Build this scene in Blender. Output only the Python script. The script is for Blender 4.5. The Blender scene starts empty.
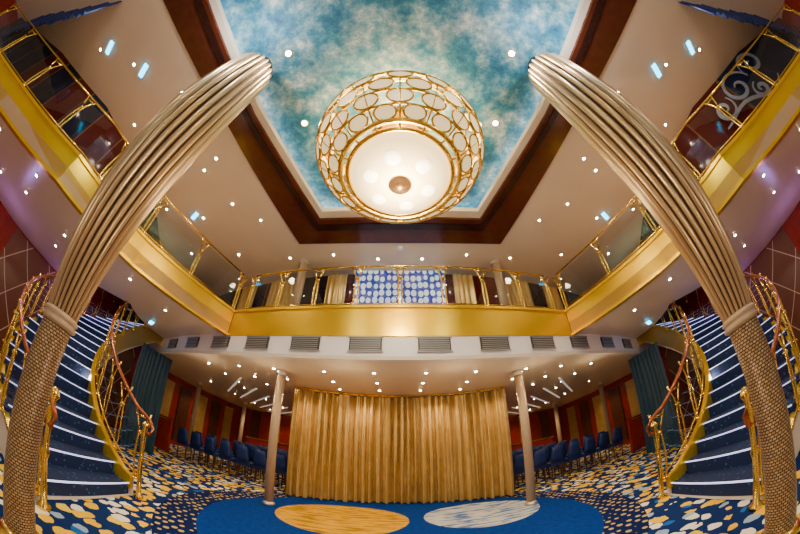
import bpy, math, random
from math import sin,cos,pi,radians,sqrt,atan2
from mathutils import Vector, Matrix
from mathutils.geometry import tessellate_polygon
random.seed(4)
COL=bpy.context.scene.collection
# ---------------- camera ----------------
cam=bpy.data.cameras.new("camera"); co=bpy.data.objects.new("camera",cam); COL.objects.link(co)
co.location=(0,0,1.3); co.rotation_euler=(radians(127.5),0,0)
cam.type='PANO'; cam.sensor_fit='HORIZONTAL'; cam.sensor_width=36; cam.sensor_height=24.03
c=cam.cycles if hasattr(cam,'cycles') and hasattr(cam.cycles,'panorama_type') else cam
c.panorama_type='FISHEYE_LENS_POLYNOMIAL'
c.fisheye_fov=radians(220)
c.fisheye_polynomial_k0=0; c.fisheye_polynomial_k1=-1/(280*.045)
c.fisheye_polynomial_k2=0;c.fisheye_polynomial_k3=0;c.fisheye_polynomial_k4=0
cam.clip_start=.02
bpy.context.scene.camera=co
# ---------------- materials ----------------
def new(n):
    m=bpy.data.materials.new(n); m.use_nodes=True
    nt=m.node_tree; return m,nt,nt.nodes['Principled BSDF']
def N(nt,t,**k):
    n=nt.nodes.new(t)
    for a,b in k.items(): setattr(n,a,b)
    return n
def L(nt,a,b): nt.links.new(a,b)
def M(n,col,rough=.5,metal=0,emit=None,es=0,noise=0,nscale=6,bump=0,bscale=40,coat=0):
    m,nt,b=new(n)
    b.inputs['Base Color'].default_value=(*col,1); b.inputs['Roughness'].default_value=rough; b.inputs['Metallic'].default_value=metal
    if coat: b.inputs['Coat Weight'].default_value=coat
    if emit: b.inputs['Emission Color'].default_value=(*emit,1); b.inputs['Emission Strength'].default_value=es
    tc=N(nt,'ShaderNodeTexCoord')
    if noise:
        no=N(nt,'ShaderNodeTexNoise'); no.inputs['Scale'].default_value=nscale; no.inputs['Detail'].default_value=5
        L(nt,tc.outputs['Object'],no.inputs['Vector'])
        mx=N(nt,'ShaderNodeMix',data_type='RGBA')
        mx.inputs['A'].default_value=(*[x*(1-noise) for x in col],1); mx.inputs['B'].default_value=(*[min(1,x*(1+noise)) for x in col],1)
        L(nt,no.outputs['Fac'],mx.inputs['Factor']); L(nt,mx.outputs['Result'],b.inputs['Base Color'])
    if bump:
        no=N(nt,'ShaderNodeTexNoise'); no.inputs['Scale'].default_value=bscale
        L(nt,tc.outputs['Object'],no.inputs['Vector'])
        bp=N(nt,'ShaderNodeBump'); bp.inputs['Strength'].default_value=bump; bp.inputs['Distance'].default_value=.01
        L(nt,no.outputs['Fac'],bp.inputs['Height']); L(nt,bp.outputs['Normal'],b.inputs['Normal'])
    return m
GOLD=M("gold_metal",(1,.62,.10),.22,1,noise=.12,nscale=3)
FASC=M("gold_fascia",(1,.60,.01),.28,.72,noise=.12,nscale=2)
COPPER=M("copper_handrail",(.42,.11,.035),.25,.4)
CREAM=M("cream_paint",(.82,.72,.58),.5,noise=.04)
SOFF=M("soffit_paint",(.86,.69,.53),.3,noise=.05,nscale=2)
LOWC=M("lower_ceiling_paint",(.90,.73,.53),.3,noise=.04)
VENTW=M("white_band_paint",(.95,.91,.97),.4,noise=.03)
BROWN=M("mahogany_trim",(.10,.022,.009),.2,noise=.35,nscale=8)
RED=M("mahogany_wall",(.34,.025,.01),.18,noise=.4,nscale=5)
PANW=M("walnut_panel",(.10,.035,.02),.25,noise=.35,nscale=7)
DARK=M("dark_metal",(.05,.05,.055),.5)
SLAT=M("vent_slat",(.42,.41,.42),.4,.3)
NAVY=M("navy_fabric",(.006,.028,.17),.6,noise=.3,nscale=20)
TEAL=M("deep_blue_drape",(.005,.045,.09),.5,noise=.4,nscale=10)
CURT=M("gold_curtain",(.66,.45,.15),.34,.4,noise=.3,nscale=5,bump=.3)
COLB=M("beige_column",(.48,.33,.2),.35,noise=.1,nscale=20)
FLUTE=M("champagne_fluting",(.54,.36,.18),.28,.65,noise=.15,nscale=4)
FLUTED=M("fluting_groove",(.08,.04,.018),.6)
LAMP=M("lamp_glow",(1,.9,.7),.5,emit=(1,.8,.5),es=150)
CYAN=M("cyan_light",(0,.5,.7),.4,emit=(.0,.6,1),es=8)
LED=M("step_light",(1,1,1),.4,emit=(.5,.55,1),es=1.3)
COVE=M("cove_light",(1,1,1),.4,emit=(.6,.8,1),es=6)
BOWLM=M("frosted_bowl",(1,.80,.48),.4,emit=(1,.68,.28),es=2.8)
BULB=M("bulb_glow",(1,.95,.8),.4,emit=(1,.82,.48),es=6)
DISC=M("opal_glass",(1,.86,.56),.25,emit=(1,.72,.32),es=1.0)
WOOD=M("bar_wood",(.10,.03,.015),.3,noise=.3)
STEEL=M("brushed_trim",(.7,.66,.6),.3,.8)
STRIPL=M("ceiling_strip",(.9,.9,.9),.4,emit=(1,.9,.8),es=.4)
SILV=M("pale_scroll",(.5,.5,.55),.4,.3)
KNOB=M("bronze_knob",(.16,.08,.03),.35,.7)
def glass(n,col,g=.14,t=.9):
    m,nt,b=new(n); nt.nodes.remove(b); out=nt.nodes['Material Output']
    tr=N(nt,'ShaderNodeBsdfTransparent'); tr.inputs[0].default_value=(*col,1)
    gl=N(nt,'ShaderNodeBsdfGlossy'); gl.inputs['Roughness'].default_value=.03; gl.inputs[0].default_value=(.9,.95,1,1)
    mx=N(nt,'ShaderNodeMixShader'); mx.inputs[0].default_value=g
    L(nt,tr.outputs[0],mx.inputs[1]);L(nt,gl.outputs[0],mx.inputs[2]);L(nt,mx.outputs[0],out.inputs[0]); return m
GLASS=glass("tinted_glass",(.80,.86,.93),.07)
def vmath(nt,op,a,bv):
    n=N(nt,'ShaderNodeVectorMath',operation=op); L(nt,a,n.inputs[0]); n.inputs[1].default_value=bv; return n
def math_(nt,op,a,b=None):
    n=N(nt,'ShaderNodeMath',operation=op)
    if hasattr(a,'links'): L(nt,a,n.inputs[0])
    else: n.inputs[0].default_value=a
    if b is not None:
        if hasattr(b,'links'): L(nt,b,n.inputs[1])
        else: n.inputs[1].default_value=b
    return n.outputs[0]
def mix(nt,f,a,b):
    n=N(nt,'ShaderNodeMix',data_type='RGBA')
    if hasattr(f,'links'): L(nt,f,n.inputs['Factor'])
    else: n.inputs['Factor'].default_value=f
    for s,v in(('A',a),('B',b)):
        if hasattr(v,'links'): L(nt,v,n.inputs[s])
        else: n.inputs[s].default_value=(*v,1)
    return n.outputs['Result']
def carpet():
    m,nt,b=new("patterned_carpet"); b.inputs['Roughness'].default_value=.85
    g=N(nt,'ShaderNodeNewGeometry'); P=g.outputs['Position']
    flat=vmath(nt,'MULTIPLY',P,(1,1,0)).outputs[0]
    wn=N(nt,'ShaderNodeTexNoise'); wn.inputs['Scale'].default_value=6; wn.inputs['Detail'].default_value=2; L(nt,flat,wn.inputs['Vector'])
    ws=vmath(nt,'SCALE',wn.outputs['Color'],(0,0,0)); ws.inputs['Scale'].default_value=.13
    wp=N(nt,'ShaderNodeVectorMath',operation='ADD'); L(nt,flat,wp.inputs[0]); L(nt,ws.outputs[0],wp.inputs[1])
    v=N(nt,'ShaderNodeTexVoronoi'); v.inputs['Scale'].default_value=5.6; v.inputs['Randomness'].default_value=.85; L(nt,wp.outputs[0],v.inputs['Vector'])
    blob=math_(nt,'LESS_THAN',v.outputs['Distance'],.46)
    sep=N(nt,'ShaderNodeSeparateColor'); L(nt,v.outputs['Color'],sep.inputs[0])
    r=N(nt,'ShaderNodeValToRGB'); r.color_ramp.interpolation='CONSTANT'; e=r.color_ramp.elements
    e[0].color=(1,.60,.0,1); e[1].position=.38; e[1].color=(1,.96,.82,1)
    for p,cc in((.66,(.35,.48,.7,1)),(.76,(1,.70,.03,1)),(.90,(.02,.14,.55,1))):
        x=e.new(p); x.color=cc
    L(nt,sep.outputs[0],r.inputs[0])
    pat=mix(nt,blob,(.010,.03,.14),r.outputs[0])
    d0=N(nt,'ShaderNodeVectorMath',operation='DISTANCE'); L(nt,flat,d0.inputs[0]); d0.inputs[1].default_value=(0,4.6,0)
    inblue=math_(nt,'LESS_THAN',d0.outputs['Value'],2.8)
    n2=N(nt,'ShaderNodeTexNoise'); n2.inputs['Scale'].default_value=14; L(nt,flat,n2.inputs['Vector'])
    blue=mix(nt,n2.outputs['Fac'],(.002,.018,.16),(.005,.06,.34))
    v2=N(nt,'ShaderNodeTexVoronoi'); v2.inputs['Scale'].default_value=8; v2.inputs['Randomness'].default_value=.3; L(nt,flat,v2.inputs['Vector'])
    dt=math_(nt,'LESS_THAN',v2.outputs['Distance'],.28)
    dots=mix(nt,dt,(.006,.015,.09),(.55,.42,.16))
    ring=math_(nt,'LESS_THAN',d0.outputs['Value'],3.3)
    c1=mix(nt,ring,pat,dots); c2=mix(nt,inblue,c1,blue)
    st=N(nt,'ShaderNodeTexNoise'); st.inputs['Scale'].default_value=2.5; st.inputs['Detail'].default_value=6
    sv=vmath(nt,'MULTIPLY',P,(1,5,0)); L(nt,sv.outputs[0],st.inputs['Vector'])
    rmp=N(nt,'ShaderNodeValToRGB'); rmp.color_ramp.elements[0].position=.42; rmp.color_ramp.elements[1].position=.52; L(nt,st.outputs['Fac'],rmp.inputs[0])
    for ctr,rad,ca,cb in(((-.95,5.05,0),1.1,(.36,.18,.0),(.72,.38,.0)),((1.4,5.2,0),1.0,(.06,.15,.42),(.55,.58,.58))):
        d=N(nt,'ShaderNodeVectorMath',operation='DISTANCE'); L(nt,flat,d.inputs[0]); d.inputs[1].default_value=ctr
        f=math_(nt,'LESS_THAN',d.outputs['Value'],rad)
        c2=mix(nt,f,c2,mix(nt,rmp.outputs[0],ca,cb))
    L(nt,c2,b.inputs['Base Color']); b.inputs['Specular IOR Level'].default_value=.04; return m
CARPET=carpet()
def sky():
    m,nt,b=new("painted_cloud_ceiling"); b.inputs['Roughness'].default_value=.6
    g=N(nt,'ShaderNodeNewGeometry')
    n=N(nt,'ShaderNodeTexNoise'); n.inputs['Scale'].default_value=2.0; n.inputs['Detail'].default_value=12; n.inputs['Roughness'].default_value=.72
    L(nt,g.outputs['Position'],n.inputs['Vector'])
    r=N(nt,'ShaderNodeValToRGB'); e=r.color_ramp.elements
    e[0].position=.36; e[0].color=(.012,.10,.20,1); e[1].position=.66; e[1].color=(.85,.85,.76,1)
    x=e.new(.46); x.color=(.035,.22,.34,1); x=e.new(.55); x.color=(.22,.41,.48,1)
    L(nt,n.outputs['Fac'],r.inputs[0]); L(nt,r.outputs[0],b.inputs['Base Color']); return m
SKY=sky()
def mosaic():
    m,nt,b=new("woven_mosaic"); b.inputs['Roughness'].default_value=.4; b.inputs['Metallic'].default_value=.4
    uv=N(nt,'ShaderNodeUVMap')
    br=N(nt,'ShaderNodeTexBrick'); br.inputs['Scale'].default_value=1; br.inputs['Brick Width'].default_value=.028; br.inputs['Row Height'].default_value=.019
    br.inputs['Mortar Size'].default_value=.0034; br.inputs['Color1'].default_value=(.60,.40,.20,1); br.inputs['Color2'].default_value=(.38,.23,.10,1); br.inputs['Mortar'].default_value=(.06,.03,.012,1)
    L(nt,uv.outputs[0],br.inputs['Vector']); L(nt,br.outputs['Color'],b.inputs['Base Color'])
    bp=N(nt,'ShaderNodeBump'); bp.inputs['Strength'].default_value=.5; bp.inputs['Distance'].default_value=.01; bp.invert=True
    L(nt,br.outputs['Fac'],bp.inputs['Height']); L(nt,bp.outputs[0],b.inputs['Normal']); return m
MOS=mosaic()
def diamond():
    m,nt,b=new("diamond_panel"); b.inputs['Roughness'].default_value=.25
    g=N(nt,'ShaderNodeNewGeometry'); s=N(nt,'ShaderNodeSeparateXYZ'); L(nt,g.outputs['Position'],s.inputs[0])
    fs=[]
    for sg in(1,-1):
        a=math_(nt,'MULTIPLY',s.outputs['Z'],sg*.8); a=math_(nt,'ADD',a,s.outputs['Y']); a=math_(nt,'MULTIPLY',a,1.1); a=math_(nt,'FRACT',a)
        fs.append(math_(nt,'LESS_THAN',a,.03))
    f=math_(nt,'MAXIMUM',fs[0],fs[1])
    L(nt,mix(nt,f,(.20,.07,.03),(.8,.55,.3)),b.inputs['Base Color']); return m
DIAM=diamond()
def glazing():
    m,nt,b=new("dark_glazing"); b.inputs['Roughness'].default_value=.1
    g=N(nt,'ShaderNodeNewGeometry'); s=N(nt,'ShaderNodeSeparateXYZ'); L(nt,g.outputs['Position'],s.inputs[0])
    a=math_(nt,'ADD',s.outputs['X'],s.outputs['Y']); a=math_(nt,'MULTIPLY',a,1.3); fr=math_(nt,'FRACT',a); fl=math_(nt,'FLOOR',a)
    wn=N(nt,'ShaderNodeTexWhiteNoise',noise_dimensions='1D'); L(nt,fl,wn.inputs['W'])
    r=N(nt,'ShaderNodeValToRGB'); r.color_ramp.interpolation='CONSTANT'; e=r.color_ramp.elements
    e[0].color=(.008,.008,.02,1); e[1].position=.45; e[1].color=(.11,.01,.007,1); x=e.new(.75); x.color=(.012,.02,.05,1)
    L(nt,wn.outputs['Value'],r.inputs[0])
    f=math_(nt,'LESS_THAN',fr,.04)
    L(nt,mix(nt,f,r.outputs[0],(.25,.12,.05)),b.inputs['Base Color']); return m
GLAZ=glazing()
def artmat():
    m,nt,b=new("circle_art_panel"); b.inputs['Roughness'].default_value=.3
    g=N(nt,'ShaderNodeNewGeometry')
    sv=vmath(nt,'MULTIPLY',g.outputs['Position'],(1.4,0,1))
    v=N(nt,'ShaderNodeTexVoronoi'); v.inputs['Scale'].default_value=5.0; v.inputs['Randomness'].default_value=.3; L(nt,sv.outputs[0],v.inputs['Vector'])
    f=math_(nt,'LESS_THAN',v.outputs['Distance'],.42)
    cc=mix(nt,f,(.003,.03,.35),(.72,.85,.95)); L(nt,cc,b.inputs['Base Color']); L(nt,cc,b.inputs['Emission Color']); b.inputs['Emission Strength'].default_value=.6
    return m
ART=artmat()
def stepcarp():
    m,nt,b=new("stair_carpet"); b.inputs['Roughness'].default_value=.85
    g=N(nt,'ShaderNodeNewGeometry'); v=N(nt,'ShaderNodeTexVoronoi'); v.inputs['Scale'].default_value=14; L(nt,g.outputs['Position'],v.inputs['Vector'])
    f=math_(nt,'LESS_THAN',v.outputs['Distance'],.2)
    L(nt,mix(nt,f,(.003,.016,.08),(.02,.12,.3)),b.inputs['Base Color']); return m
STEPC=stepcarp()
# ---------------- mesh builder ----------------
class MB:
    def __init__(s): s.v=[];s.f=[];s.m=[]
    def add(s,vs,fs,mi=0):
        o=len(s.v); s.v+= [tuple(p) for p in vs]
        for f in fs: s.f.append([i+o for i in f]); s.m.append(mi)
        return s
    def box(s,c,d,mi=0,rz=0):
        x,y,z=[k/2 for k in d]; vs=[]
        for a in(-x,x):
            for b in(-y,y):
                for e in(-z,z): vs.append((c[0]+a*cos(rz)-b*sin(rz),c[1]+a*sin(rz)+b*cos(rz),c[2]+e))
        return s.add(vs,[(0,1,3,2),(4,6,7,5),(0,4,5,1),(2,3,7,6),(0,2,6,4),(1,5,7,3)],mi)
    def tube(s,pts,r,seg=6,mi=0,closed=False):
        pts=[Vector(p) for p in pts]; n=len(pts); rs=r if isinstance(r,(list,tuple)) else [r]*n
        vs=[];fs=[]
        for i,p in enumerate(pts):
            if closed: t=(pts[(i+1)%n]-pts[i-1])
            else: t=pts[min(i+1,n-1)]-pts[max(i-1,0)]
            t.normalize(); up=Vector((0,0,1)) if abs(t.z)<.95 else Vector((1,0,0))
            a=t.cross(up).normalized(); b=t.cross(a)
            for k in range(seg):
                q=2*pi*k/seg; vs.append(p+(a*cos(q)+b*sin(q))*rs[i])
        for i in range(n if closed else n-1):
            j=(i+1)%n
            for k in range(seg): fs.append((i*seg+k,i*seg+(k+1)%seg,j*seg+(k+1)%seg,j*seg+k))
        if not closed: fs.append(tuple(range(seg))[::-1]); fs.append(tuple((n-1)*seg+k for k in range(seg)))
        return s.add(vs,fs,mi)
    def lathe(s,prof,seg=32,c=(0,0,0),mi=0,cap=True):
        vs=[];fs=[];n=len(prof)
        for r,z in prof:
            for k in range(seg):
                q=2*pi*k/seg; vs.append((c[0]+r*cos(q),c[1]+r*sin(q),c[2]+z))
        for i in range(n-1):
            for k in range(seg): fs.append((i*seg+k,i*seg+(k+1)%seg,(i+1)*seg+(k+1)%seg,(i+1)*seg+k))
        if cap: fs.append(tuple(range(seg))[::-1]); fs.append(tuple((n-1)*seg+k for k in range(seg)))
        return s.add(vs,fs,mi)
    def strip(s,path,off,z0,z1,mi=0):
        n=len(path); vs=[];fs=[]
        for i,p in enumerate(path):
            a=Vector(path[max(i-1,0)][:2]);b=Vector(path[min(i+1,n-1)][:2]); t=(b-a).normalized(); nn=Vector((-t.y,t.x))*off
            za=z0[i] if isinstance(z0,list) else z0; zb=z1[i] if isinstance(z1,list) else z1
            vs+=[(p[0],p[1],za),(p[0],p[1],zb),(p[0]+nn.x,p[1]+nn.y,zb),(p[0]+nn.x,p[1]+nn.y,za)]
        for i in range(n-1):
            for k in range(4): fs.append((i*4+k,i*4+(k+1)%4,i*4+4+(k+1)%4,i*4+4+k))
        fs.append((3,2,1,0)); e=(n-1)*4; fs.append((e,e+1,e+2,e+3))
        return s.add(vs,fs,mi)
    def slab(s,outer,holes,z0,z1,mi=0):
        loops=[outer]+holes; flat=[p for l in loops for p in l]
        tri=tessellate_polygon([[Vector((p[0],p[1],0)) for p in l] for l in loops]); n=len(flat)
        vs=[(p[0],p[1],z0) for p in flat]+[(p[0],p[1],z1) for p in flat]
        fs=[tuple(t) for t in tri]+[tuple(i+n for i in t)[::-1] for t in tri]
        o=0
        for l in loops:
            k=len(l)
            for i in range(k): a=o+i;b=o+(i+1)%k; fs.append((a,b,b+n,a+n))
            o+=k
        return s.add(vs,fs,mi)
    def mesh(s,name,mats,smooth=False):
        me=bpy.data.meshes.new(name); me.from_pydata(s.v,[],s.f)
        for m in mats: me.materials.append(m)
        for p,mi in zip(me.polygons,s.m): p.material_index=mi; p.use_smooth=smooth
        import bmesh
        bm=bmesh.new(); bm.from_mesh(me); bmesh.ops.recalc_face_normals(bm,faces=bm.faces); bm.to_mesh(me); bm.free()
        return me
def put(name,me,loc=(0,0,0),rz=0,parent=None,label=None,cat=None,kind=None,group=None):
    o=bpy.data.objects.new(name,me); COL.objects.link(o); o.location=loc; o.rotation_euler=(0,0,rz)
    if parent: o.parent=parent
    if label:o["label"]=label
    if cat and not parent:o["category"]=cat
    if kind:o["kind"]=kind
    if group:o["group"]=group
    return o
def mk(mb,name,mats,smooth=False,**k): return put(name,mb.mesh(name,mats,smooth),**k)
def S(name,mb,mats,smooth=False): return mk(mb,name,mats,smooth,kind="structure")
def mir(p,s): return [(s*x,y) for x,y in p]
# ---------------- plan ----------------
def arcY(x,o=0): return 3.95+.0375*x*x+o
LS=[(-3.25,4.33),(-3.95,2.2),(-4.3,.45),(-5.2,-1.2),(-6.4,-3.2)]
ARC=[(x*.25,arcY(x*.25)) for x in range(-13,14)]
OUT=[(2.2,4.35),(2.76,1.52),(3.37,-1.08),(3.37,-3.6),(2.2,-5.2)]
INN=[(1.58,3.65),(2.25,1.34),(2.6,-.72),(2.6,-3.1),(1.58,-4.4)]
OUTP=OUT+[(-x,y) for x,y in reversed(OUT)]
INNP=INN+[(-x,y) for x,y in reversed(INN)]
WX=8.4; ZS=5.3; ZT=5.6; ZD=3.05; ZF=3.55; ZL=2.65; YB=14; YR=-6
S("floor",MB().box((0,(YB+YR)/2,-.05),(2*WX+.4,YB-YR+.4,.1)),[CARPET])
S("ceiling",MB().slab([(-WX,YR),(WX,YR),(WX,YB),(-WX,YB)],[OUTP],ZS,ZS+.12),[SOFF])
S("ceiling_cloud",MB().slab([(-3.6,-5.4),(3.6,-5.4),(3.6,4.6),(-3.6,4.6)],[],ZT,ZT+.1),[SKY])
S("trim_1",MB().slab([(x*1.003,y) for x,y in OUTP],[INNP],ZS-.03,ZS+.14),[BROWN])
def off(p,k): return [(x*k,(y+.3)*k-.3) for x,y in p]
S("trim_2",MB().slab(off(INNP,1.0),[off(INNP,.955)],ZS+.02,ZS+.12),[CREAM])
S("trim_5",MB().slab(off(INNP,1.07),[off(INNP,1.03)],ZS-.06,ZS-.03),[M("dark_trim_step",(.03,.007,.005),.25)])
S("trim_3",MB().slab(off(INNP,1.02),[off(INNP,1.0)],ZS+.14,ZT),[CREAM])
cv=MB().slab(off(INNP,.998),[off(INNP,.985)],ZS+.125,ZS+.15)
mk(cv,"cove_light_strip",[COVE],label="cool white cove light strip around recessed ceiling",cat="light")
arcL=[(x*.42,arcY(x*.42)) for x in range(-20,21)]
S("ceiling_lower",MB().slab([(p[0],p[1]+.02) for p in arcL]+[(WX,YB),(-WX,YB)],[],ZL,ZL+.1),[LOWC])
S("floor_upper",MB().slab([(p[0],p[1]+.12) for p in arcL]+[(WX,YB),(-WX,YB)],[],ZD,ZD+.2),[NAVY])
CX,CY=-3.80,5.07
A0=-75; SWP=112; RI,RO=2.5,4.08
RM=(RI+RO)/2
def sp(r,deg): return (CX+r*cos(radians(deg)),CY+r*sin(radians(deg)))
def side_slab():
    p=LS[::-1]+[(-3.8,arcY(3.8)+.05),(-4.6,arcY(4.6)+.05),(-5.5,arcY(5.5)+.05),(-6.15,arcY(6.15)+.05)]
    p+=[sp(2.38,a) for a in(-176,-168,-158,-148,-140)]+[sp(4.2,a) for a in(-140,-148,-156)]
    p+=[(-WX,sp(4.2,-156)[1]),(-WX,-5)]
    return p
for s,nm in((-1,"left"),(1,"right")):
    p=side_slab(); p=p if s<0 else mir(p,-1)
    S("ceiling_mezzanine_"+nm,MB().slab(p,[],ZD,ZD+.22),[SOFF])
S("wall_vent_band",MB().strip(arcL,.1,ZL-.02,ZD),[VENTW])
S("trim_4",MB().strip(arcL,-.03,ZL-.04,ZL+.02),[CREAM])
for s,nm in((-1,"left"),(1,"right")):
    S("wall_"+nm,MB().box((s*(WX+.1),(YB+YR)/2,ZS/2),(.2,YB-YR,ZS)),[RED])
    mk(MB().box((s*(WX-.03),3.5,1.55),(.05,5.4,2.9)),"diamond_wall_panel",[DIAM],label="brown wall panel with pale diagonal lattice lines",cat="wall panel")
    for k in range(6):
        mk(MB().box((s*(WX-.03),7.0+1.15*k,1.3),(.05,.7,2.2)),"wall_panel",[CURT if k%2 else PANW],label="gold upright wall panel along lounge side" if k%2 else "walnut upright wall panel along lounge side",cat="wall panel")
    pth=[(-8.3,-3.6),(-6.7,-1.6),(-5.75,.2),(-5.6,1.7),(-6.1,3.2),(-7.3,4.9),(-8.3,6.6)]
    pth=pth if s<0 else mir(pth,-1)
    S("wall_upper_"+nm,MB().strip(pth,.12 if s>0 else -.12,ZD+.22,ZS),[GLAZ])
S("wall_back",MB().box((0,YB+.1,ZS/2),(2*WX+.4,.2,ZS)),[RED])
up=[(x*.5,5.45+.0375*(x*.5)**2) for x in range(-16,17)]
S("wall_upper",MB().strip(up,.15,ZD+.2,ZS),[GLAZ])
# ---------------- fascia + railings ----------------
f=MB(); f.strip(ARC,.1,ZD-.04,ZF); f.strip([(x,y-.03) for x,y in ARC],.16,ZF-.05,ZF); f.strip([(x,y-.02) for x,y in ARC],.05,ZD-.05,ZD-.01)
mk(f,"balcony_fascia",[FASC],label="gold metallic curved balcony fascia band above vent grilles",cat="balcony fascia")
for s in(-1,1):
    p=LS if s<0 else mir(LS,-1)
    f=MB(); f.strip(p,-.1 if s<0 else .1,ZD-.04,ZF)
    f.strip(p,-.14 if s<0 else .14,ZF-.04,ZF+.01)
    f.strip(p,.03 if s<0 else -.03,ZD-.05,ZD+.0)
    f.strip(p,.03 if s<0 else -.03,ZF-.05,ZF+.0)
    mk(f,"balcony_fascia",[FASC],label="gold metallic side balcony fascia sweeping past column",cat="balcony fascia")
def postmesh(h,name="post",w=.5,t_=.014,bulge=.05):
    m=MB()
    for s in(-1,1):
        pts=[];
        for i in range(11):
            t=i/10; x=.02+bulge*w*sin(pi*min(1,t*1.45)) if t<.69 else .02+.16*w*((t-.69)/.31)**1.3
            pts.append((s*x,.0,t*h))
        m.tube(pts,t_,5)
    m.lathe([(.0,-.035),(.04,-.01),(.04,.01),(0,.035)],8,(0,0,h*.69))
    m.lathe([(.06,0),(.06,.015),(.03,.03)],8,(0,0,0))
    m.box((0,0,h*.93),(.18,.02,.025))
    return m.mesh(name,[GOLD],True)
POST=postmesh(.85,"post",.6,.017,.02); SPOST=postmesh(.9,"post",.7,.014,.04)
def resample(path,d,ends=True):
    P=[Vector(p) for p in path]; Ls=[0]
    for a,b in zip(P,P[1:]): Ls.append(Ls[-1]+(b-a).length)
    n=max(1,round(Ls[-1]/d)); out=[]
    for i in range(n+1):
        q=Ls[-1]*i/n; k=0
        while k<len(Ls)-2 and Ls[k+1]<q: k+=1
        u=(q-Ls[k])/(Ls[k+1]-Ls[k]); out.append((P[k].lerp(P[k+1],u),(P[k+1]-P[k]).normalized()))
    return out
def railing(name,path,h,pm,d,label,hr=COPPER,g=.06,hrr=.018,curl=False,parent=None,pl=Vector((0,0,0))):
    base=Vector(path[0])
    e=put(name,None,loc=base-pl,label=label if not parent else None,cat="railing",parent=parent)
    hp=[Vector(p)+Vector((0,0,h))-base for p in path]
    if curl:
        p0=hp[0]; dr=(hp[0]-hp[1]).normalized()
        hp=[p0+dr*.06+Vector((0,0,-.2)),p0+dr*.17+Vector((0,0,-.17)),p0+dr*.2+Vector((0,0,-.07)),p0+dr*.12]+hp
    mk(MB().tube(hp,hrr,8),"handrail",[hr],True,parent=e)
    mk(MB().tube([Vector(p)+Vector((0,0,.07))-base for p in path],.012,5),"bottom_rail",[GOLD],True,parent=e)
    gm=MB()
    for a,b in zip(path,path[1:]):
        a=Vector(a)-base;b=Vector(b)-base; gm.add([a+Vector((0,0,g+.03)),b+Vector((0,0,g+.03)),b+Vector((0,0,h-.06)),a+Vector((0,0,h-.06))],[(0,1,2,3)])
    mk(gm,"glass_panel",[GLASS],parent=e)
    for p,t in resample(path,d): put("post",pm,loc=p-base,rz=atan2(t.y,t.x),parent=e)
    return e
inset=lambda P,k,z:[(x,y+k,z) for x,y in P]
railing("balcony_railing",inset(ARC[1:-1],.06,ZF),.85,POST,.8,"gold and glass railing along curved balcony front",hr=GOLD)
for s in(-1,1):
    railing("balcony_railing",[(s*-(x-.06),y,ZF+.01) for x,y in LS],.85,POST,1.1,"gold and glass railing along side balcony edge",hr=GOLD)
vm=MB(); vm.box((0,0,0),(.5,.03,.22)); 
for i in range(6): vm.box((0,-.018,-.085+i*.034),(.46,.015,.012),1)
vm.box((0,-.015,.115),(.54,.02,.015),1);vm.box((0,-.015,-.115),(.54,.02,.015),1)
VENT=vm.mesh("vent_grille",[DARK,SLAT])
for x in(-5.4,-4.4,-3.4,-2.45,-1.5,-.52,.52,1.5,2.45,3.4,4.4,5.4):
    put("vent_grille",VENT,loc=(x,arcY(x)-.012,2.86),rz=math.atan(.075*x),label="grey louvred ventilation grille in white band",cat="vent",group="vent grilles on white band")
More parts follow.
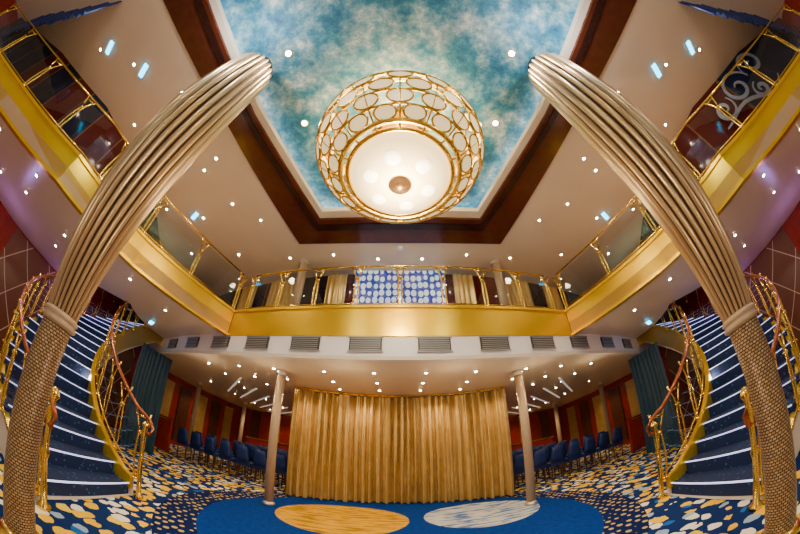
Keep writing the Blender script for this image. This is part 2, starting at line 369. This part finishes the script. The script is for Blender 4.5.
# ---------------- columns ----------------
def big_column(s):
    b0=Vector((s*2.04,.70,0)); bm_=Vector((s*2.0,.76,1.5)); b1=Vector((s*2.08,.60,ZT))
    e=put("column",None,loc=b0,label="champagne fluted flaring column on woven mosaic shaft",cat="column",group="large fluted columns")
    seg=40; zs=[0,.3,.6,.9,1.2,1.47]; m=MB(); R=.115
    D=lambda z:((bm_-b0)*(z/1.5) if z<=1.5 else (bm_-b0)+(b1-bm_)*((z-1.5)/(ZT-1.5)))
    for z in zs:
        for k in range(seg+1): a=2*pi*k/seg; m.v.append((D(z).x+R*cos(a),D(z).y+R*sin(a),z))
    for i in range(len(zs)-1):
        for k in range(seg): m.f.append([i*(seg+1)+k,i*(seg+1)+k+1,(i+1)*(seg+1)+k+1,(i+1)*(seg+1)+k]); m.m.append(0)
    me=m.mesh("shaft",[MOS],True); uv=me.uv_layers.new(name="UVMap")
    for p in me.polygons:
        for li in p.loop_indices:
            vi=me.loops[li].vertex_index; uv.data[li].uv=((vi%(seg+1))/seg*2*pi*R,me.vertices[vi].co.z)
    put("shaft",me,parent=e)
    d=D(1.5)
    mk(MB().lathe([(.115,1.45),(.135,1.46),(.14,1.475),(.128,1.49),(.128,1.5),(.142,1.51),(.13,1.53),(.11,1.54)],32,(d.x,d.y,0)),"collar",[COLB],True,parent=e)
    prof=[(1.51,.12),(1.7,.15),(2.0,.19),(2.5,.25),(3.0,.295),(3.5,.325),(4.0,.335),(4.5,.335),(5.0,.33),(5.17,.325),(5.25,.30),(5.29,.25)]
    nf=22; q=8; sg=nf*q; m=MB()
    for z,r in prof:
        o_=D(z)
        for k in range(sg):
            ph=(k%q)/q; dd=abs(ph-.5)*2; rr=r*(1-.20*dd**2.2); a=2*pi*k/sg; m.v.append((o_.x+rr*cos(a),o_.y+rr*sin(a),z))
    n=len(prof)
    for i in range(n-1):
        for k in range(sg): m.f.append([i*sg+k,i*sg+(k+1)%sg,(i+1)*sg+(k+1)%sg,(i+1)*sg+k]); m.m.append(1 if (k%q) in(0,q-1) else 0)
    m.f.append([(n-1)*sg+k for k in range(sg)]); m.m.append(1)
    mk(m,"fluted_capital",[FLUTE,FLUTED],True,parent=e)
    d=D(5.4); mk(MB().lathe([(.16,5.28),(.16,ZT)],20,(d.x,d.y,0)),"ceiling_neck",[BROWN],True,parent=e)
    mk(MB().lathe([(.16,0),(.16,.05),(.125,.08)],32),"base",[GOLD],True,parent=e)
for s in(-1,1): big_column(s)
def small_column(x,y,z0,z1,r=.085):
    e=put("column",None,loc=(x,y,z0),label="plain round beige support column",cat="column",group="plain support columns")
    h=z1-z0
    mk(MB().lathe([(r,0),(r,h)],24),"shaft",[COLB],True,parent=e)
    mk(MB().lathe([(r+.03,0),(r+.03,.05),(r,.08)],24),"base",[STEEL],True,parent=e)
    mk(MB().lathe([(r,h-.1),(r+.02,h-.08),(r+.02,h)],24),"capital",[STEEL],True,parent=e)
for s in(-1,1):
    small_column(s*2.27,5.05,0,ZL); small_column(s*2.25,5.0,ZD+.2,ZS,.1); small_column(s*7.0,8.4,0,ZL,.09); small_column(s*6.7,11.4,0,ZL,.09)
# ---------------- curtains ----------------
def curtain(name,path,z0,z1,mat_,label,cat,amp=.06,wl=.16,seg=14,rnd=1.3,deep=0):
    rs=resample([(*p,0) for p in path],wl/seg); m=MB(); zs=[z0+(z1-z0)*k/8 for k in range(9)]; n=len(rs)
    for j,z in enumerate(zs):
        for i,(p,t) in enumerate(rs):
            u=i*wl/seg; w=sin(2*pi*u/wl+rnd*sin(u*2.1)+.9*sin(u*7.3)+.3*sin(z*2+u*3)); w=(abs(w)**.7*(1 if w>0 else -1) if deep else w)
            w+=.6*sin(2*pi*u/(wl*2.7)+z*.5)+.3*sin(2*pi*u/(wl*.47)+z)
            k=amp*(1-.3*j/8)*w; m.v.append((p.x-t.y*k,p.y+t.x*k,z))
    for j in range(8):
        for i in range(n-1): m.f.append([j*n+i,j*n+i+1,(j+1)*n+i+1,(j+1)*n+i]); m.m.append(0)
    return mk(m,name,[mat_],True,label=label,cat=cat)
curtain("stage_curtain",[(x*.245,6.75-.07*(x*.245)**2) for x in range(-10,11)],.02,ZL-.07,CURT,"pleated shiny gold floor-length stage curtain","curtain",amp=.095,wl=.17,seg=18,deep=1)
mk(MB().tube([(x*.245,6.75-.07*(x*.245)**2,ZL-.03) for x in range(-10,11)],.03,6),"curtain_track",[GOLD],label="thin gold curved ceiling curtain track",cat="curtain track")
for s in(-1,1):
    curtain("drape",[sp(2.2,a) if s<0 else (-sp(2.2,a)[0],sp(2.2,a)[1]) for a in range(-196,-165,5)],.02,2.6,TEAL,"deep blue pleated drape beneath curved stair","curtain",amp=.03,wl=.14,seg=8)
    for a,b,mt,lb in((1.25,1.75,CURT,"gold pleated drape behind balcony"),(2.6,3.4,CURT,"gold pleated drape behind balcony"),(3.9,4.5,CURT,"gold pleated drape behind balcony")):
        curtain("drape",[(s*x,5.3+.0375*x*x) for x in(a,(a+b)/2,b)],ZD+.22,5.2,mt,lb,"curtain",amp=.03,wl=.13,seg=8)
    vp=[(-4.3,-1.55),(-5.5,-2.1),(-7.0,-2.9),(-8.3,-3.5)]; vp=vp if s<0 else mir(vp,-1)
    curtain("valance",vp,4.5,ZS-.01,NAVY,"navy blue pleated valance hanging from soffit","curtain",amp=.03,wl=.2,seg=8)
mk(MB().box((0,5.32,4.25),(2.1,.06,2.0)),"art_panel",[ART],label="blue panel with pale oval circle pattern",cat="wall art")
sc=MB()
def ribbon(pts,ws):
    n=len(pts); vs=[]
    for i,p in enumerate(pts):
        a=Vector(pts[max(i-1,0)]);b=Vector(pts[min(i+1,n-1)]); t=(b-a).normalized(); nn=Vector((-t.z,0,t.x))*ws[i]
        p=Vector(p)
        for d in(0,.02):
            vs+= [p+nn+Vector((0,d,0)),p-nn+Vector((0,d,0))]
    fs=[]
    for i in range(n-1):
        o=4*i; fs+=[(o,o+1,o+5,o+4),(o+2,o+3,o+7,o+6),(o,o+2,o+6,o+4),(o+1,o+3,o+7,o+5)]
    sc.add(vs,fs)
def spiral(cx,cz,r0,turns,a0,dirn):
    return [(cx+(r0*(1-k/40*.85))*cos(a0+dirn*k/40*turns*2*pi),0,cz+(r0*(1-k/40*.85))*sin(a0+dirn*k/40*turns*2*pi)) for k in range(41)]
for cx,cz,r0,a0,dr in((0,0,.45,0,1),(.8,.12,.36,pi,-1),(-.68,-.1,.3,pi*.2,-1),(.38,-.42,.22,pi*.5,1)):
    ribbon(spiral(cx,cz,r0,1.35,a0,dr),[.012+.032*sin(pi*k/40) for k in range(41)])
ribbon([(-1+.2*k,0,-.42+.035*k*sin(k*.6)) for k in range(11)],[.012+.03*sin(pi*k/10) for k in range(11)])
o=mk(sc,"scroll_ornament",[SILV],False,label="broad pale silver scroll ornament on dark upper wall",cat="wall ornament"); o.location=(6.05,-.84,4.72); o.rotation_euler=(0,0,atan2(-1.8,.95)); 
# ---------------- stairs ----------------
def stair(s):
    NST=19; DA=-SWP/NST; TOP=3.25; H=TOP/NST
    fl=lambda p:((p[0]) if s<0 else -p[0],p[1])
    o=fl(sp(RM,A0)); e=put("staircase",None,loc=(o[0],o[1],0),label="curved navy carpeted staircase with lit white nosings",cat="staircase",group="curved staircases")
    O=Vector((o[0],o[1],0))
    def loc(p,z): return (p[0]-O.x,p[1]-O.y,z)
    for i in range(NST):
        a=A0+DA*i; b=a+DA*1.02; m=MB(); K=4
        top=(i+1)*H; bot=max(0,i*H-.12); vs=[]
        for r in(RI,RO):
            for z in(bot,top):
                for k in range(K+1): vs.append(loc(fl(sp(r,a+(b-a)*k/K)),z))
        q=K+1; fs=[]
        for k in range(K):
            fs+=[(k,k+1,q+k+1,q+k),(2*q+k,2*q+k+1,3*q+k+1,3*q+k),(q+k,q+k+1,3*q+k+1,3*q+k),(k,k+1,2*q+k+1,2*q+k)]
        fs+=[(0,q,3*q,2*q),(K,q+K,3*q+K,2*q+K)]
        m.add(vs,fs); st=mk(m,"step",[STEPC],parent=e)
        n=MB(); p1,p2=Vector(loc(fl(sp(RI+.03,a)),0)),Vector(loc(fl(sp(RO-.03,a)),0)); mid=(p1+p2)/2; dd=p2-p1
        nn=Vector(loc(fl(sp(2.95,a-1)),0))-Vector(loc(fl(sp(2.95,a+1)),0)); nn.normalize()
        cc=mid-nn*.010
        n.box((cc.x,cc.y,top-.006),(dd.length,.020,.013),0,atan2(dd.y,dd.x)); mk(n,"nosing",[LED],parent=st)
    angs=[A0+1-(SWP+3)*k/40 for k in range(41)]
    def zl(a): return max(0,(A0-a)/SWP*TOP)
    for r,nm,o1,hh in((RI-.02,"inner_stringer",.05,.22),(RO+.02,"outer_stringer",-.05,.04)):
        pth=[fl(sp(r,a)) for a in angs]; pl=[(p[0]-O.x,p[1]-O.y) for p in pth]
        z0=[max(.0,min(zl(a)-.28,3.2)) for a in angs]; z1=[min(3.36,zl(a)+hh+.03) for a in angs]
        mk(MB().strip(pl,o1 if s<0 else -o1,z0,z1),nm,[CREAM],parent=e)
        sg=o1*1.6 if s<0 else -o1*1.6
        ch_=.5 if hh>.1 else .05
        mk(MB().strip(pl,sg,[max(.0,min(z-.02,z-ch_*min(1,.3+k/24))) for k,z in enumerate(z1)],[z+.015 for z in z1]),"stringer_cap",[FASC],parent=e)
    sm=MB(); vs=[]
    for a in angs:
        z=max(.01,min(zl(a)-.27,3.2))
        vs+= [loc(fl(sp(RI,a)),z),loc(fl(sp(RO,a)),z)]
    sm.add(vs,[(2*i,2*i+1,2*i+3,2*i+2) for i in range(len(angs)-1)]); mk(sm,"underside",[CREAM],parent=e)
    for r,hh in((RI-.045,.22),(RO+.045,.04)):
        path=[(*fl(sp(r,a)),min(3.36,zl(a)+hh+.03)) for a in angs]
        railing("railing",path,.88,SPOST,.5,None,curl=True,hrr=.026,parent=e,pl=O)
    for r in(RI-.045,RO+.045):
        p_=fl(sp(r,A0+2.6)); nw=MB().lathe([(.07,0),(.07,.03),(.035,.06),(.028,.45),(.045,.5),(.028,.55),(.03,.95),(.055,.98),(.055,1.0),(.02,1.05)],14)
        mk(nw,"newel_post",[GOLD],True,loc=loc(p_,0),parent=e)
for s in(-1,1): stair(s)
# ---------------- chandelier ----------------
CY0=2.0
ch=put("chandelier",None,loc=(0,CY0,4.1),label="large gold chandelier of opal discs with glowing bowl",cat="chandelier")
z=lambda k:k-4.1
mk(MB().lathe([(.02,z(4.08)),(.2,z(4.085)),(.4,z(4.11)),(.54,z(4.16)),(.61,z(4.23)),(.63,z(4.28))],48,cap=False),"bowl",[BOWLM],True,parent=ch)
mk(MB().lathe([(0.01,z(3.98)),(.06,z(3.99)),(.075,z(4.02)),(.08,z(4.03)),(.12,z(4.045)),(.14,z(4.07)),(.13,z(4.10))],24),"finial",[KNOB],True,parent=ch)
for k in range(6):
    a=2*pi*k/6+.3; r=.35
    mk(MB().lathe([(.005,-.012),(.05,-.01),(.085,.0),(.11,.02)],20,(r*cos(a),r*sin(a),z(4.1))),"lamp",[BULB],True,parent=ch)
PRO=[(.66,4.27),(.76,4.30),(.93,4.41),(1.07,4.55),(1.16,4.73),(1.19,4.92),(1.14,5.10),(1.0,5.25)]
def ring(r,zz,t): return MB().tube([(r*cos(2*pi*k/64),r*sin(2*pi*k/64),z(zz)) for k in range(64)],t,6,closed=True)
for i,(r,zz) in enumerate(PRO): mk(ring(r,zz,.036 if i in(0,1) else .026 if i==7 else .016),"ring_band",[GOLD],True,parent=ch)
for k in range(16):
    a=2*pi*k/16
    mk(MB().tube([(r*cos(a),r*sin(a),z(zz)) for i,(r,zz) in enumerate(PRO)],.014,5),"rib",[GOLD],True,parent=ch)
def discmesh(a_,b_):
    m=MB(); n=22; m.add([(a_*cos(2*pi*k/n),b_*sin(2*pi*k/n),0) for k in range(n)],[tuple(range(n))],0)
    m.tube([(a_*cos(2*pi*k/n),b_*sin(2*pi*k/n),0) for k in range(n)],.015,5,1,closed=True); return m.mesh("glass_disc",[DISC,GOLD],True)
for i in range(1,7):
    (r1,z1),(r2,z2)=PRO[i],PRO[i+1]; rc,zc=(r1+r2)/2+.012,(z1+z2)/2; n=16
    dm_=discmesh(min(.15,2*pi*rc/n*.38),min(.12,sqrt((r2-r1)**2+(z2-z1)**2)*.47))
    for k in range(n):
        a=2*pi*(k+.5*(i%2))/n
        o=put("glass_disc",dm_,parent=ch)
        tx=Vector((-sin(a),cos(a),0)); ty=Vector(((r2-r1)*cos(a),(r2-r1)*sin(a),z2-z1)).normalized(); tz=tx.cross(ty)
        R=Matrix((tx,ty,tz)).transposed().to_4x4(); o.matrix_local=Matrix.Translation((rc*cos(a),rc*sin(a),z(zc)))@R
for k in range(4):
    a=pi/4+pi/2*k; mk(MB().tube([(.98*cos(a),.98*sin(a),z(5.25)),(.4*cos(a),.4*sin(a),z(5.59))],.015,6),"stay_rod",[GOLD],True,parent=ch)
mk(MB().lathe([(.45,z(5.55)),(.45,z(5.6))],32),"ceiling_canopy",[GOLD],True,parent=ch)
# ---------------- lights ----------------
dm=MB().lathe([(.042,-.012),(.042,.0)],16,mi=1); dm.lathe([(.025,-.016),(.025,-.011)],12,mi=0)
DL=dm.mesh("recessed_downlight",[LAMP,STEEL])
def dl(x,y,zc,g,sc=1):
    o=put("recessed_downlight",DL,loc=(x,y,zc),label="small round warm recessed ceiling downlight",cat="downlight",group=g); o.scale=(sc,sc,1)
def lamp(x,y,zz,e,col=(1,.8,.55),r=.08,kind='POINT',ang=150):
    l=bpy.data.lights.new("lamp",kind); l.energy=e; l.color=col; l.shadow_soft_size=r
    if kind=='SPOT': l.spot_size=radians(ang); l.spot_blend=.6
    o=bpy.data.objects.new("lamp_or_fill",l); COL.objects.link(o); o.location=(x,y,zz)
for s in(-1,1):
    for x,y in((1.62,.5),(1.56,1.73),(1.9,-1.6),(1.2,3.1)): dl(s*x,y,ZT,"downlights in cloud ceiling",1.7)
    for x,y in((1.5,.5),(1.5,-1.6)): lamp(s*x,y,ZT-.1,85,kind='SPOT',ang=120)
    for x,y in((.5,4.9),(1.5,4.75),(2.6,4.85),(2.9,3.6),(3.4,3.1),(3.7,2.2),(3.3,2.0),(4.0,1.0),(3.5,.6),(4.4,-.3),(4.6,2.0),(5.0,.8),(4.4,3.4),(5.4,3.0),(5.2,-1.0),(4.0,4.7),(5.6,4.6)):
        dl(s*x,y,ZS,"downlights in upper soffit")
    for x,y in((3.2,3.0),(4.0,.8),(4.9,3.4),(4.2,-1.2)): lamp(s*x,y,ZS-.12,85,kind='SPOT',ang=130)
    for x,y in((4.4,3.6),(4.5,2.6),(5.2,2.3),(4.7,1.3),(5.6,1.4),(5.0,.2),(6.0,.3),(6.6,1.6),(5.6,-.9),(6.8,-.4)):
        dl(s*x,y,ZD,"downlights under mezzanine")
    for x,y in((4.9,2.2),(5.8,.2)): lamp(s*x,y,ZD-.12,50,kind='SPOT')
    for y in(4.75,5.5,6.2):
        for x in(.45,1.35,2.4,3.3,4.3): dl(s*x,y+.03*x*x,ZL,"downlights in lower ceiling")
    for x in(3.3,4.6,5.9):
        for y in(7.6,9.2,10.8,12.4): dl(s*x,y,ZL,"downlights in lower ceiling")
    for x,y,e in((.8,6.2,50),(2.0,5.9,38),(1.4,5.0,12),(3.0,5.2,22),(4.3,6.4,38),(4.0,9,65),(5.8,10.8,70),(5.4,12.6,60),(7.4,9.5,40)): lamp(s*x,y,ZL-.12,e,(1,.74,.42),kind='SPOT',ang=150)
    lamp(s*1.2,4.7,ZS-.15,32,kind='SPOT'); lamp(s*7.7,3.0,2.7,18,(.4,.2,1),r=.06); lamp(s*7.2,.2,2.2,13,(.45,.25,1),r=.06)
    for x,y,zz in((2.2,2.9,3.0),(4.9,2.7,3.0)): lamp(s*x,y,zz*.4,13,(1,.82,.6),r=.1)  # fill point lights in mid-air, added without fixtures
    for x in(.9,2.4,4.0): lamp(s*x,4.4+.03*x*x,2.2,7,(1,.76,.44),r=.1)  # extra fill under the lower ceiling, point lights with no fixture
lamp(0,CY0,4.75,240,(1,.82,.5),r=.25); lamp(0,CY0,3.75,105,(1,.82,.52),r=.1)
for s in(-1,1): lamp(s*1.9,0,4.9,44,(.95,.95,1),r=.05)
lamp(0,-3,3,150,(1,.86,.7),r=.1); lamp(0,1,.9,18,(1,.88,.75),r=.1)  # invisible room fill: two added point lights that have no fixture
cm=MB().box((0,0,0),(.28,.10,.03),0); cm.box((0,0,.02),(.32,.14,.02),1); CYM=cm.mesh("emergency_light",[CYAN,STEEL])
for s in(-1,1):
    for x,y,zz in((5.6,4.3,ZD-.03),(4.2,-.1,ZS-.03),(4.9,-.9,ZS-.03),(4.6,3.3,ZS-.03)):
        put("emergency_light",CYM,loc=(s*x,y,zz),rz=s*.5,label="small glowing cyan emergency light on ceiling",cat="emergency light",group="cyan emergency lights")
SD=MB().lathe([(.09,-.03),(.1,0)],20).mesh("smoke_detector",[VENTW],True)
put("smoke_detector",SD,loc=(0,4.55,ZS),label="small white round ceiling smoke detector",cat="smoke detector")
for s in(-1,1):
    for k in range(6):
        o=mk(MB().box((0,0,0),(3.4,.045,.02)),"ceiling_light_strip",[STRIPL],label="long pale light strip on lounge ceiling",cat="light",group="lounge ceiling light strips")
        o.location=(s*(5.0+.1*k),7.6+1.1*k,ZL-.01); o.rotation_euler=(0,0,s*.9)
# ---------------- chairs ----------------
b=MB().box((0,0,.45),(.44,.44,.09)); SEAT=b.mesh("seat",[NAVY])
b=MB(); vs=[]
for i,zz in enumerate((.5,.65,.8,.92)):
    for k in range(7):
        u=k/6-.5; w=.46-.05*i; 
        for d in(0,.05): vs.append((u*w,-.22-.02*i+ .25*u*u*.6 - d,zz))
fs=[]
ix=lambda i,k,d:(i*7+k)*2+d
for i in range(3):
    for k in range(6):
        for d in(0,1): fs.append((ix(i,k,d),ix(i,k+1,d),ix(i+1,k+1,d),ix(i+1,k,d)))
for i in range(3):
    for k in(0,6): fs.append((ix(i,k,0),ix(i+1,k,0),ix(i+1,k,1),ix(i,k,1)))
for k in range(6):
    for i in(0,3): fs.append((ix(i,k,0),ix(i,k+1,0),ix(i,k+1,1),ix(i,k,1)))
b.add(vs,fs); BACK=b.mesh("backrest",[NAVY],True)
LEG=MB().tube([(0,0,0),(0,0,.42)],.018,6).mesh("leg",[WOOD])
def chair(x,y,rz):
    e=put("lounge_chair",None,loc=(x,y,0),rz=rz,label="navy upholstered low chair with curved back",cat="chair",group="navy chairs in lounge rows")
    put("seat",SEAT,parent=e); put("backrest",BACK,parent=e)
    for a in(-.18,.18):
        for q in(-.18,.18): put("leg",LEG,loc=(a,q,0),parent=e)
for s in(-1,1):
    for row in range(6):
        for k in range(7):
            if row>2 and k>5: continue
            if row==5 and k>4: continue
            chair(s*(2.85+.54*k+.06*row),7.2+.9*row,s*.15+random.uniform(-.1,.1))
    e=put("low_partition",None,loc=(s*7.1,6.95,0),label="mahogany low partition with gold rail beside lounge",cat="partition")
    mk(MB().box((0,0,.5),(1.0,.1,1.0)),"panel",[RED],parent=e); mk(MB().tube([(-.5,0,1.04),(.5,0,1.04)],.03,8),"top_rail",[GOLD],parent=e)
for s in(-1,1):
    e=put("bar_counter",None,loc=(s*5.2,12.9,0),label="mahogany bar counter with gold top",cat="bar counter")
    mk(MB().box((0,0,.55),(3.6,.6,1.1)),"body",[RED],parent=e); mk(MB().box((0,0,1.13),(3.7,.7,.06)),"countertop",[GOLD],parent=e)
    for k in range(5):
        mk(MB().box((s*(2.6+1.2*k),13.93,1.5),(.5,.1,2.1)),"wall_panel",[CURT if k%2 else PANW],label="gold upright wall panel behind lounge bar" if k%2 else "walnut upright wall panel behind lounge bar",cat="wall panel")
w=bpy.data.worlds.new("world"); bpy.context.scene.world=w; w.use_nodes=True
w.node_tree.nodes['Background'].inputs[0].default_value=(1,.84,.72,1); w.node_tree.nodes['Background'].inputs[1].default_value=.3
